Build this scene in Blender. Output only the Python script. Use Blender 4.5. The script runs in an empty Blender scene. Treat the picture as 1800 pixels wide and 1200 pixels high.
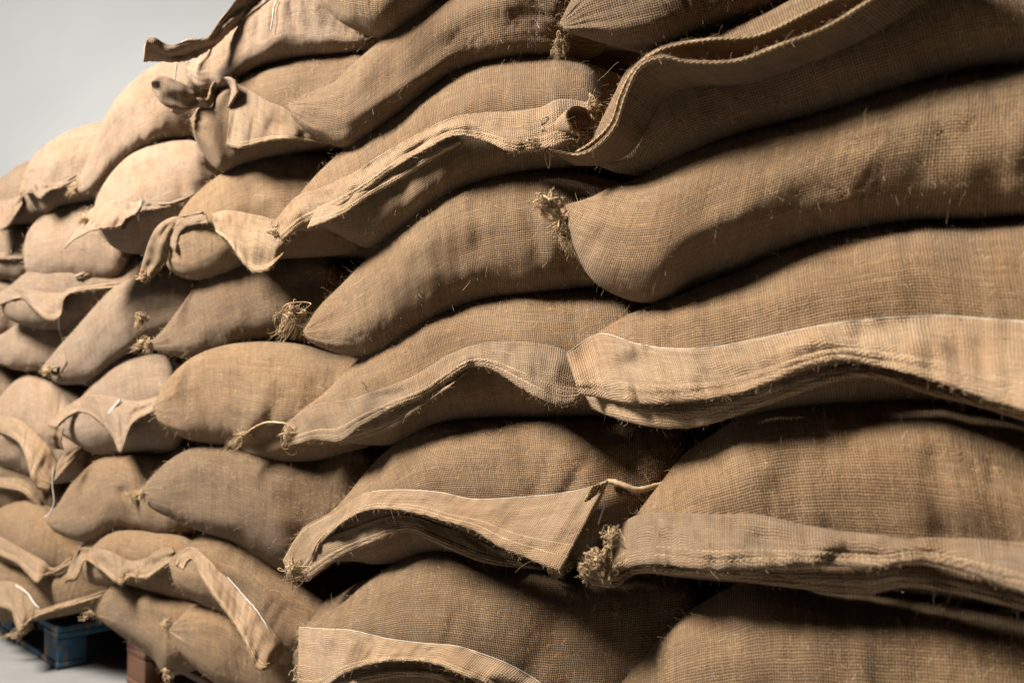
import bpy, math, random
import numpy as np
from mathutils import Vector, noise
from mathutils.bvhtree import BVHTree

random.seed(7); rng = np.random.default_rng(7)
scene = bpy.context.scene
col = scene.collection

# ------------------------------------------------------------------ camera, world, lamps, exposure
F = 1750.0; CX, CY = 900.0, 600.0; HZ = 650.0; CAMZ = 1.02
PITCH = math.atan((HZ - CY) / F)
cam_d = bpy.data.cameras.new('camera'); cam = bpy.data.objects.new('camera', cam_d); col.objects.link(cam)
cam_d.sensor_width = 36; cam_d.lens = 35.0; cam_d.clip_end = 60; cam_d.clip_start = 0.02
cam.location = (0, 0, CAMZ); cam.rotation_euler = (math.pi / 2 + PITCH, 0, 0)
cam_d.dof.use_dof = True; cam_d.dof.focus_distance = 1.60; cam_d.dof.aperture_fstop = 4.5
scene.camera = cam

w = bpy.data.worlds.new('World'); scene.world = w; w.use_nodes = True
bg = w.node_tree.nodes['Background']
bg.inputs['Color'].default_value = (1.0, 0.93, 0.86, 1); bg.inputs['Strength'].default_value = 0.004

def area(name, loc, target, size, power, color):
    d = bpy.data.lights.new(name, 'AREA'); d.shape = 'RECTANGLE'; d.size = size[0]; d.size_y = size[1]
    d.energy = power; d.color = color
    o = bpy.data.objects.new(name, d); col.objects.link(o); o.location = loc
    o.rotation_euler = (Vector(target) - Vector(loc)).to_track_quat('-Z', 'Y').to_euler()
    return o
area('window_light', (-2.9, 1.75, 3.9), (-0.6, 1.9, 1.0), (1.2, 1.1), 860, (1.0, 0.95, 0.885))
area('added_wall_light', (-3.6, 4.9, 3.3), (-3.5, 8.5, 3.3), (2.6, 2.2), 165, (1.0, 0.985, 0.96))  # added lamp with no fixture of its own, brightens the far wall

scene.view_settings.view_transform = 'Standard'; scene.view_settings.look = 'None'
scene.view_settings.exposure = 0.0; scene.view_settings.gamma = 1.0
scene.cycles.max_bounces = 6; scene.cycles.diffuse_bounces = 2
try:
    scene.cycles.use_denoising = True; scene.cycles.denoiser = 'OPENIMAGEDENOISE'; scene.cycles.denoising_prefilter = 'ACCURATE'; scene.cycles.denoising_input_passes = 'RGB_ALBEDO_NORMAL'
except Exception: pass

cp, sp = math.cos(PITCH), math.sin(PITCH)
def unproj(px, py, d):
    """pixel (of the 1800 px photograph) and distance along the view axis -> world point(s)"""
    px = np.asarray(px, float); py = np.asarray(py, float); d = np.asarray(d, float)
    x = (px - CX) / F * d; u = -(py - CY) / F * d
    return np.stack([x + 0 * d, d * cp - u * sp, CAMZ + d * sp + u * cp], -1)
def ray(px, py):
    v = unproj(px, py, 1.0) - np.array([0, 0, CAMZ]); return v
def pile_depth(px): return 350.0 / (90 + 0.1333 * np.clip(px, -450, 2600))   # the front of the pile recedes to the left
N_IN = np.array([0.74, 0.67, 0.0])                                            # into the pile

# ------------------------------------------------------------------ materials
def nt(name):
    m = bpy.data.materials.new(name); m.use_nodes = True
    return m, m.node_tree, m.node_tree.nodes['Principled BSDF']
class G:
    def __init__(s, t): s.t = t
    def n(s, typ, **k):
        o = s.t.nodes.new(typ)
        for a, b in k.items(): setattr(o, a, b)
        return o
    def m(s, op, a, b=None, c=None):
        o = s.n('ShaderNodeMath', operation=op)
        for i, v in enumerate((a, b, c)):
            if v is None: continue
            if isinstance(v, (int, float)): o.inputs[i].default_value = v
            else: s.t.links.new(v, o.inputs[i])
        return o.outputs[0]
    def l(s, a, b): s.t.links.new(a, b)
    def mix(s, f, a, b, bt='MIX'):
        o = s.n('ShaderNodeMix', data_type='RGBA', blend_type=bt)
        for i, v in ((0, f), (6, a), (7, b)):
            if isinstance(v, (int, float)): o.inputs[i].default_value = v
            elif isinstance(v, tuple): o.inputs[i].default_value = (*v, 1)
            else: s.l(v, o.inputs[i])
        return o.outputs[2]

def burlap(name, base, pitch=0.0037, tint2=None, depth=1.0):
    m, t, b = nt(name); g = G(t)
    uv = g.n('ShaderNodeUVMap'); uv.uv_map = 'UVMap'
    oi = g.n('ShaderNodeObjectInfo')
    # slight wandering of the threads
    wn = g.n('ShaderNodeTexNoise'); wn.inputs['Scale'].default_value = 26; wn.inputs['Detail'].default_value = 2
    g.l(uv.outputs[0], wn.inputs['Vector'])
    vs = g.n('ShaderNodeVectorMath', operation='SUBTRACT'); g.l(wn.outputs['Color'], vs.inputs[0]); vs.inputs[1].default_value = (.5, .5, .5)
    vm = g.n('ShaderNodeVectorMath', operation='SCALE'); g.l(vs.outputs[0], vm.inputs[0]); vm.inputs['Scale'].default_value = 0.0045
    va = g.n('ShaderNodeVectorMath', operation='ADD'); g.l(uv.outputs[0], va.inputs[0]); g.l(vm.outputs[0], va.inputs[1])
    sx = g.n('ShaderNodeSeparateXYZ'); g.l(va.outputs[0], sx.inputs[0])
    U, V = sx.outputs[0], sx.outputs[1]
    k = math.pi / pitch
    su = g.m('ABSOLUTE', g.m('SINE', g.m('MULTIPLY', U, k)))
    sv = g.m('ABSOLUTE', g.m('SINE', g.m('MULTIPLY', V, k * 1.06)))
    ck = g.m('MULTIPLY', g.m('SINE', g.m('MULTIPLY', U, k)), g.m('SINE', g.m('MULTIPLY', V, k * 1.06)))
    def thread_noise(su_, sv_):
        mp = g.n('ShaderNodeMapping'); mp.inputs['Scale'].default_value = (su_, sv_, 1)
        g.l(va.outputs[0], mp.inputs[0])
        nn = g.n('ShaderNodeTexNoise'); nn.inputs['Scale'].default_value = 1; nn.inputs['Detail'].default_value = 2.5; nn.inputs['Roughness'].default_value = .65
        g.l(mp.outputs[0], nn.inputs['Vector']); return nn.outputs['Fac']
    n_w = thread_noise(230, 22)    # each warp thread thick and thin
    n_f = thread_noise(22, 230)
    hw = g.m('MULTIPLY', su, g.m('ADD', 0.05, g.m('MULTIPLY', n_w, 1.8)))
    hf = g.m('MULTIPLY', sv, g.m('ADD', 0.05, g.m('MULTIPLY', n_f, 1.8)))
    h1 = g.m('MULTIPLY', hw, g.m('ADD', 0.62, g.m('MULTIPLY', ck, 0.38)))
    h2 = g.m('MULTIPLY', hf, g.m('SUBTRACT', 0.62, g.m('MULTIPLY', ck, 0.38)))
    h = g.m('MAXIMUM', h1, h2)
    fine = g.n('ShaderNodeTexNoise'); fine.inputs['Scale'].default_value = 700; fine.inputs['Detail'].default_value = 2
    g.l(uv.outputs[0], fine.inputs['Vector'])
    # colour: pale fuzzy thread tops, brown between the threads
    cr = g.n('ShaderNodeMapRange'); cr.inputs[1].default_value = 0.22; cr.inputs[2].default_value = 0.80
    cr.inputs[3].default_value = 0.0; cr.inputs[4].default_value = 1.0; g.l(h, cr.inputs[0])
    b0 = base; dk = tuple(c * q for c, q in zip(base, (0.22, 0.16, 0.11)))
    c = g.mix(cr.outputs[0], dk, b0)
    # broad tone changes
    big = g.n('ShaderNodeTexNoise'); big.inputs['Scale'].default_value = 7; big.inputs['Detail'].default_value = 5; big.inputs['Roughness'].default_value = .65
    g.l(uv.outputs[0], big.inputs['Vector'])
    r2 = g.n('ShaderNodeMapRange'); r2.inputs[1].default_value = .35; r2.inputs[2].default_value = .68; g.l(big.outputs['Fac'], r2.inputs[0])
    c = g.mix(r2.outputs[0], c, g.mix(0.85, c, (.86, .74, .62), 'MULTIPLY'))
    # streaks of darker thread
    st = g.n('ShaderNodeMapRange'); st.inputs[1].default_value = .60; st.inputs[2].default_value = .78; g.l(n_w, st.inputs[0])
    c = g.mix(g.m('MULTIPLY', st.outputs[0], .45), c, (0.12, .07, .035))
    st = g.n('ShaderNodeMapRange'); st.inputs[1].default_value = .62; st.inputs[2].default_value = .8; g.l(n_f, st.inputs[0])
    c = g.mix(g.m('MULTIPLY', st.outputs[0], .5), c, tuple(min(1, q * 1.5) for q in base))
    bw = thread_noise(75, 5); bf = thread_noise(5, 75)
    ba = g.m('ADD', 0.42, g.m('ADD', g.m('MULTIPLY', bw, .62), g.m('MULTIPLY', bf, .58)))
    cb0 = g.n('ShaderNodeCombineColor'); [g.l(ba, cb0.inputs[i]) for i in range(3)]
    c = g.mix(1.0, c, cb0.outputs[0], 'MULTIPLY')
    # dark flecks of bark
    sp_ = g.n('ShaderNodeTexVoronoi'); sp_.inputs['Scale'].default_value = 46; sp_.inputs['Randomness'].default_value = 1
    g.l(uv.outputs[0], sp_.inputs['Vector'])
    r3 = g.n('ShaderNodeMapRange'); r3.inputs[1].default_value = .10; r3.inputs[2].default_value = .05; g.l(sp_.outputs['Distance'], r3.inputs[0])
    sc_ = g.n('ShaderNodeSeparateXYZ'); g.l(sp_.outputs['Color'], sc_.inputs[0])
    fleck = g.m('MULTIPLY', r3.outputs[0], g.m('GREATER_THAN', sc_.outputs[0], 0.72))
    c = g.mix(g.m('MULTIPLY', fleck, .8), c, (0.05, .028, .016))
    # every sack a touch lighter or darker
    rv = g.m('ADD', 0.74, g.m('MULTIPLY', oi.outputs['Random'], 0.46))
    cb = g.n('ShaderNodeCombineColor'); [g.l(rv, cb.inputs[i]) for i in range(3)]
    c = g.mix(1.0, c, cb.outputs[0], 'MULTIPLY')
    g.l(c, b.inputs['Base Color']); b.inputs['Roughness'].default_value = 0.95
    b.inputs['Specular IOR Level'].default_value = 0.12
    b.inputs['Sheen Weight'].default_value = 0.10; b.inputs['Sheen Roughness'].default_value = .6
    b.inputs['Sheen Tint'].default_value = (1, .92, .82, 1)
    hh = g.m('ADD', g.m('ADD', h, g.m('MULTIPLY', g.m('ADD', bw, bf), 0.8)), g.m('MULTIPLY', fine.outputs['Fac'], 0.55))
    bp = g.n('ShaderNodeBump'); bp.inputs['Strength'].default_value = 0.85; bp.inputs['Distance'].default_value = 0.0016 * depth
    g.l(hh, bp.inputs['Height']); g.l(bp.outputs[0], b.inputs['Normal'])
    return m
JUTE = (0.202, 0.130, 0.066)
M_body = burlap('burlap', JUTE)
M_body_lit = burlap('burlap_grey_lit', (0.262, 0.188, 0.126))  # greyer cloth for left sacks, whiter window light put into its base colour
M_flange = burlap('burlap_seam', (0.325, 0.226, 0.135), pitch=0.0037, depth=1.2)
def plain(name, color, rough=.9, noise_s=None, c2=None, sheen=0):
    m, t, b = nt(name); g = G(t)
    b.inputs['Roughness'].default_value = rough; b.inputs['Specular IOR Level'].default_value = .2
    b.inputs['Base Color'].default_value = (*color, 1)
    if noise_s:
        tc = g.n('ShaderNodeTexCoord'); nn = g.n('ShaderNodeTexNoise'); nn.inputs['Scale'].default_value = noise_s; nn.inputs['Detail'].default_value = 6
        g.l(tc.outputs['Object'], nn.inputs['Vector'])
        mr = g.n('ShaderNodeMapRange'); mr.inputs[1].default_value = .35; mr.inputs[2].default_value = .65; g.l(nn.outputs['Fac'], mr.inputs[0])
        g.l(g.mix(mr.outputs[0], color, c2), b.inputs['Base Color'])
    return m
M_fibre = plain('jute_fibre', (0.47, 0.34, 0.20), noise_s=60, c2=(0.33, .22, .12))
M_knot = plain('knot_yarn', (0.46, 0.335, 0.205), noise_s=80, c2=(0.32, .22, .125))
M_thread = plain('white_thread', (0.50, 0.48, 0.44), .8)
M_dull = plain('dull_thread', (0.50, 0.45, 0.37), .9)
M_red = plain('red_yarn', (0.42, .17, .12))

# ------------------------------------------------------------------ mesh helpers
def link(name, verts, faces, mat, parent=None, uv=None, smooth=True):
    me = bpy.data.meshes.new(name)
    verts = np.asarray(verts, np.float32); faces = np.asarray(faces, np.int32)
    me.vertices.add(len(verts)); me.vertices.foreach_set('co', verts.ravel())
    nf, kk = faces.shape
    me.loops.add(nf * kk); me.loops.foreach_set('vertex_index', faces.ravel())
    me.polygons.add(nf); me.polygons.foreach_set('loop_start', np.arange(nf, dtype=np.int32) * kk)
    me.polygons.foreach_set('loop_total', np.full(nf, kk, np.int32))
    if uv is not None:
        ul = me.uv_layers.new(name='UVMap'); ul.data.foreach_set('uv', np.asarray(uv, np.float32)[faces.ravel()].ravel())
    me.update(calc_edges=True); me.validate()
    if smooth: me.polygons.foreach_set('use_smooth', np.ones(len(me.polygons), bool))
    me.materials.append(mat)
    o = bpy.data.objects.new(name, me); col.objects.link(o)
    if parent is not None: o.parent = parent
    return o
def catmull(pts, n, close_ends=True):
    """smooth curve through pts, n samples evenly along its length"""
    P = np.asarray(pts, float)
    if len(P) == 2:
        t = np.linspace(0, 1, n)[:, None]; return P[0] * (1 - t) + P[1] * t
    E = np.vstack([2 * P[0] - P[1], P, 2 * P[-1] - P[-2]])
    out = []
    for i in range(1, len(E) - 2):
        p0, p1, p2, p3 = E[i - 1:i + 3]
        for t in np.linspace(0, 1, 16, endpoint=False):
            out.append(.5 * ((2 * p1) + (-p0 + p2) * t + (2 * p0 - 5 * p1 + 4 * p2 - p3) * t * t + (-p0 + 3 * p1 - 3 * p2 + p3) * t ** 3))
    out.append(P[-1]); return np.array(out)
def resample(pts, s):
    C = catmull(pts, 0) if len(pts) > 2 else np.asarray(pts, float)
    d = np.r_[0, np.cumsum(np.linalg.norm(np.diff(C, axis=0), axis=1))]; d /= d[-1]
    return np.stack([np.interp(s, d, C[:, k]) for k in range(C.shape[1])], 1)
def nz(v, s, seed, octv=2):
    """cheap vectorised-by-loop noise"""
    out = np.empty(len(v)); off = seed * 17.31
    for i, p in enumerate(v):
        a = noise.noise((p[0] * s + off, p[1] * s - off, p[2] * s))
        if octv > 1: a += .5 * noise.noise((p[0] * s * 2.1 + off, p[1] * s * 2.1, p[2] * s * 2.1 + off))
        out[i] = a
    return out
def grid_faces(n, m, wrap):
    mm = m if wrap else m - 1
    i, j = np.meshgrid(np.arange(n - 1), np.arange(mm), indexing='ij')
    a = i * m + j; b = i * m + (j + 1) % m; c = (i + 1) * m + (j + 1) % m; d = (i + 1) * m + j
    return np.stack([a, b, c, d], -1).reshape(-1, 4)

class Tubes:
    """many thin round or flat strands in one mesh"""
    def __init__(s): s.v = []; s.f = []; s.k = 0
    def add(s, pts, r0, r1=None, sides=5):
        P = np.asarray(pts, float); n = len(P); r1 = r0 if r1 is None else r1
        T = np.gradient(P, axis=0); T /= np.linalg.norm(T, axis=1)[:, None] + 1e-9
        up = np.array([.3, .5, .8]); A = np.cross(T, up); A /= np.linalg.norm(A, axis=1)[:, None] + 1e-9; B = np.cross(T, A)
        R = np.linspace(r0, r1, n)[:, None, None]
        a = np.arange(sides) / sides * 2 * math.pi
        ring = P[:, None, :] + R * (A[:, None, :] * np.cos(a)[None, :, None] + B[:, None, :] * np.sin(a)[None, :, None])
        s.v.append(ring.reshape(-1, 3)); s.f.append(grid_faces(n, sides, True) + s.k); s.k += n * sides
    def build(s, name, mat, parent=None):
        return link(name, np.vstack(s.v), np.vstack(s.f), mat, parent)

def tag(o, label=None, cat=None, group=None, kind=None):
    if label: o['label'] = label
    if cat: o['category'] = cat
    if group: o['group'] = group
    if kind: o['kind'] = kind
    return o

# ------------------------------------------------------------------ room
def plane(name, corners, mat, kind='structure'):
    o = link(name, corners, [[0, 1, 2, 3]], mat, smooth=False); tag(o, kind=kind); return o
M_wall = plain('wall_paint', (0.60, 0.595, 0.58), .9, 2.5, (0.585, .58, .565))
mfl, tfl, bfl = nt('concrete_floor'); g = G(tfl)
tc = g.n('ShaderNodeTexCoord'); n1 = g.n('ShaderNodeTexNoise'); n1.inputs['Scale'].default_value = 5; n1.inputs['Detail'].default_value = 9; n1.inputs['Roughness'].default_value = .7
g.l(tc.outputs['Object'], n1.inputs['Vector'])
mp = g.n('ShaderNodeMapping'); mp.inputs['Scale'].default_value = (3, 60, 1); mp.inputs['Rotation'].default_value = (0, 0, .8); g.l(tc.outputs['Object'], mp.inputs[0])
n2 = g.n('ShaderNodeTexNoise'); n2.inputs['Scale'].default_value = 1.5; n2.inputs['Detail'].default_value = 4; g.l(mp.outputs[0], n2.inputs['Vector'])
mr = g.n('ShaderNodeMapRange'); mr.inputs[1].default_value = .3; mr.inputs[2].default_value = .7; g.l(g.m('ADD', g.m('MULTIPLY', n1.outputs['Fac'], .6), g.m('MULTIPLY', n2.outputs['Fac'], .4)), mr.inputs[0])
g.l(g.mix(mr.outputs[0], (.13, .127, .12), (.19, .186, .177)), bfl.inputs['Base Color']); bfl.inputs['Roughness'].default_value = .55
bp = g.n('ShaderNodeBump'); bp.inputs['Strength'].default_value = .3; bp.inputs['Distance'].default_value = .002; g.l(n1.outputs['Fac'], bp.inputs['Height']); g.l(bp.outputs[0], bfl.inputs['Normal'])
plane('floor', [(-14, -6, 0), (10, -6, 0), (10, 12, 0), (-14, 12, 0)], mfl)
plane('wall', [(-14, 8.5, -.02), (8, 8.5, -.02), (8, 8.5, 7), (-14, 8.5, 7)], M_wall)

# ------------------------------------------------------------------ sacks
SACKS = {}
def sack(key, label, L, top, R, bot, k=0.5, dents=(), dz=0.0, bulge=1.15, back=0.42, lump=1.0, gather=1.0, mat=None, NU=170, NV=84):
    xs = [p[0] for p in [L, R] + top + bot]; xc = .5 * (min(xs) + max(xs))
    t = np.linspace(0, 1, NU); s = .55 * t + .45 * (.5 - .5 * np.cos(math.pi * t))
    T = resample([L] + top + [R], s); B = resample([L] + bot + [R], s)
    mid = (T + B) / 2; hv = (T - B) / 2
    Dc = pile_depth(xc)
    dm = Dc + k * (pile_depth(mid[:, 0]) - Dc) + dz
    Hm = np.linalg.norm(hv, axis=1) / F * dm                        # half height in metres
    Hmax = Hm.max()
    seed = (hash(key) if False else sum(ord(c) * (i + 3) for i, c in enumerate(key))) % 97
    phi = -math.pi + 2 * math.pi * np.arange(NV) / NV + 1e-4        # 0 = facing the camera
    # denser at the front
    phi = phi + 0.25 * np.sin(phi) * -1
    S = np.sign(np.sin(phi)) * np.abs(np.sin(phi)) ** 0.86
    front = np.cos(phi) > 0
    Fr = np.where(front, np.abs(np.cos(phi)) ** 0.95, 0)
    Bk = np.where(~front, np.abs(np.cos(phi)) ** 0.7, 0)
    e = np.clip(Hm / Hmax, 0, 1)
    b = bulge * Hmax * e ** 0.85
    bd = back * e ** 0.5
    px = mid[:, None, 0] + hv[:, None, 0] * S[None] ; py = mid[:, None, 1] + hv[:, None, 1] * S[None]
    dep = (Dc + k * (pile_depth(px) - Dc) + dz)
    P0 = unproj(px, py, dep)
    # cloth relief
    q = P0.reshape(-1, 3).copy(); q[:, 1] = np.tile(S * .1, NU)
    lum = nz(q, 7.0, seed).reshape(NU, NV) * 0.017 * lump
    # folds across the sack (stronger in places)
    arc = np.r_[0, np.cumsum(np.linalg.norm(np.diff(unproj(mid[:, 0], mid[:, 1], dm), axis=0), axis=1))]
    qq = np.stack([np.repeat(arc, NV) * 30, np.tile(S, NU) * 1.2, np.full(NU * NV, seed * 1.7)], 1)
    fold = np.array([noise.noise(p) for p in qq]).reshape(NU, NV)
    qm = np.stack([np.repeat(arc, NV) * 6, np.tile(S, NU) * .9, np.full(NU * NV, seed * 3.1)], 1)
    mask = np.clip(np.array([noise.noise(p) for p in qm]).reshape(NU, NV) * 2.2 + .25, 0, 1)
    fold = fold * mask * 0.0052 * lump
    qc = np.stack([np.repeat(arc, NV) * 52 + np.tile(S, NU) * 1.5, np.tile(S, NU) * 1.6, np.full(NU * NV, seed * 2.3)], 1)
    qd = np.stack([np.repeat(arc, NV) * 9, np.tile(S, NU) * 1.3, np.full(NU * NV, seed * 4.7)], 1)
    cn = np.array([noise.noise(p) for p in qc]).reshape(NU, NV); cm = np.clip(np.array([noise.noise(p) for p in qd]).reshape(NU, NV) * 3 + .1, 0, 1)
    fold = fold - np.clip(1 - np.abs(cn) * 5, 0, 1) ** 1.5 * cm * 0.0026 * lump
    # puckers running out of both tips
    Lt = arc[-1]
    pk = 0
    for dist, sg in ((arc, 1), (Lt - arc, 2)):
        wgt = np.exp(-dist / 0.055) * np.clip(dist / .012, 0, 1)
        ph = np.array([noise.noise((sv * 3.2, seed + sg * 9.1, 0.3)) for sv in S])
        pk = pk + wgt[:, None] * (np.sin(S * 11 + seed + sg)[None] * .6 + ph[None] * 1.6 + np.sin(S * 23 + seed * 2)[None] * .35) * 0.0085 * gather
    dn = 0
    for (x0, y0, x1, y1, wd_, dp_) in dents:                        # creases (+) and ridges (-)
        ax_, ay_ = x1 - x0, y1 - y0; l2 = ax_ * ax_ + ay_ * ay_
        tq = np.clip(((px - x0) * ax_ + (py - y0) * ay_) / l2, 0, 1)
        dq = np.hypot(px - x0 - tq * ax_, py - y0 - tq * ay_)
        dn = dn - .7 * dp_ * np.exp(-(dq / (wd_ * 1.25)) ** 2) * (1 - .35 * tq)
    rel = (lum + fold + pk) * np.clip(e[:, None] * 2.0, 0.15, 1)
    fwd = b[:, None] * Fr[None] * (1 - .10 * S[None]) + (rel + dn) * np.clip(Fr[None] * 2.2, 0, 1)
    P = unproj(px, py, dep - fwd)
    P = P + N_IN[None, None, :] * (bd[:, None] * Bk[None])[..., None]
    shr = (1 - .10 * Bk)[None, :, None]
    mw = unproj(mid[:, 0], mid[:, 1], dm)[:, None, :]
    P[..., 2:] = mw[..., 2:] + (P[..., 2:] - mw[..., 2:]) * shr
    # uv in metres
    seg = np.linalg.norm(np.diff(P, axis=1), axis=2); V = np.concatenate([np.zeros((NU, 1)), np.cumsum(seg, 1)], 1)
    c0 = np.argmin(np.abs(phi)); V = V - V[:, c0:c0 + 1]
    Uc = np.repeat(arc[:, None], NV, 1)
    # rows lean over when the end columns fan out: use the distance along each row near the ends
    P = np.concatenate([P, P[:, :1]], 1); segl = np.linalg.norm(P[:, -1] - P[:, -2], axis=1)
    V = np.concatenate([V, (V[:, -1] + segl)[:, None]], 1); Uc = np.concatenate([Uc, Uc[:, :1]], 1)
    uvs = np.stack([Uc, V], -1).reshape(-1, 2) + np.array([seed * .37, seed * .21])
    faces = grid_faces(NU, NV + 1, False)
    # drop the wrap column from uv trouble by leaving it at the back of the sack
    o = link('burlap_sack', P.reshape(-1, 3), faces, mat or M_body, uv=uvs)
    tag(o, label, 'sack', 'burlap sacks stacked in the pile')
    tri = faces
    bvh = BVHTree.FromPolygons([tuple(v) for v in P.reshape(-1, 3)], [tuple(int(i) for i in f) for f in tri])
    SACKS[key] = dict(o=o, P=P, bvh=bvh, front=front, dmean=float(dm.mean()))
    # loose fibres
    nrm = np.cross(np.gradient(P, axis=0), np.gradient(P, axis=1)); nrm /= np.linalg.norm(nrm, axis=2)[..., None] + 1e-9
    cen = P[:, :NV].mean(axis=(0, 1)); sgn = np.sign(((P - cen) * nrm).sum(2).mean()); nrm *= sgn
    fj = np.where(np.abs(phi) < 1.75)[0]; fj = fj[(fj > 1) & (fj < NV - 2)]
    area_m = Lt * Hmax * 2
    n = int(min(7000, 32000 * area_m / max(1, (Dc / 1.6) ** 1.3)))
    ii = rng.integers(2, NU - 2, n); jj = rng.choice(fj, n)
    base = P[ii, jj] + rng.normal(0, .003, (n, 3)) * .3; nn = nrm[ii, jj]
    tan = rng.normal(0, 1, (n, 3)); tan /= np.linalg.norm(tan, axis=1)[:, None]
    tan2 = rng.normal(0, 1, (n, 3)); tan2 /= np.linalg.norm(tan2, axis=1)[:, None]
    ln = rng.gamma(2.0, .0026, n)[:, None]
    wd = (rng.uniform(.00006, .00014, n) * (1 + .35 * (Dc - 1.2)))[:, None]
    ll = rng.uniform(.05, .6, n)[:, None]; base = base + nn * .0006
    steps = [base, base + nn * ln * .6 * ll + tan * ln * .35, base + nn * ln * ll + tan * ln * .8 + tan2 * ln * .15, base + nn * ln * ll * .9 + tan * ln * 1.1 + tan2 * ln * .4 * ll]
    side = np.cross(tan, nn); side /= np.linalg.norm(side, axis=1)[:, None] + 1e-9
    vv = np.stack([x for p in steps for x in (p - side * wd, p + side * wd)], 1)     # n,8,3
    ff = np.array([[0, 1, 3, 2], [2, 3, 5, 4], [4, 5, 7, 6]])[None] + (np.arange(n) * 8)[:, None, None]
    fz = link('loose_fibres', vv.reshape(-1, 3), ff.reshape(-1, 4), M_fibre, o, smooth=False); tag(fz, kind='stuff')
    return o

def hit(keys, px, py):
    v = ray(px, py); o = Vector((0, 0, CAMZ)); d = Vector(v).normalized(); best = None
    for kx in keys:
        r = SACKS[kx]['bvh'].ray_cast(o, d)
        if r[0] is not None:
            # distance along the view axis
            rel = r[0] - o; dd = rel.y * cp + rel.z * sp
            if best is None or dd < best: best = dd
    return best
def fill(a):
    a = np.array([np.nan if x is None else x for x in a], float)
    ok = ~np.isnan(a)
    if not ok.any(): return None
    return np.interp(np.arange(len(a)), np.where(ok)[0], a[ok])
def smooth1(a, n):
    for _ in range(n): a = np.r_[a[0], (a[:-2] + 2 * a[1:-1] + a[2:]) / 4, a[-1]]
    return a

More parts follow.
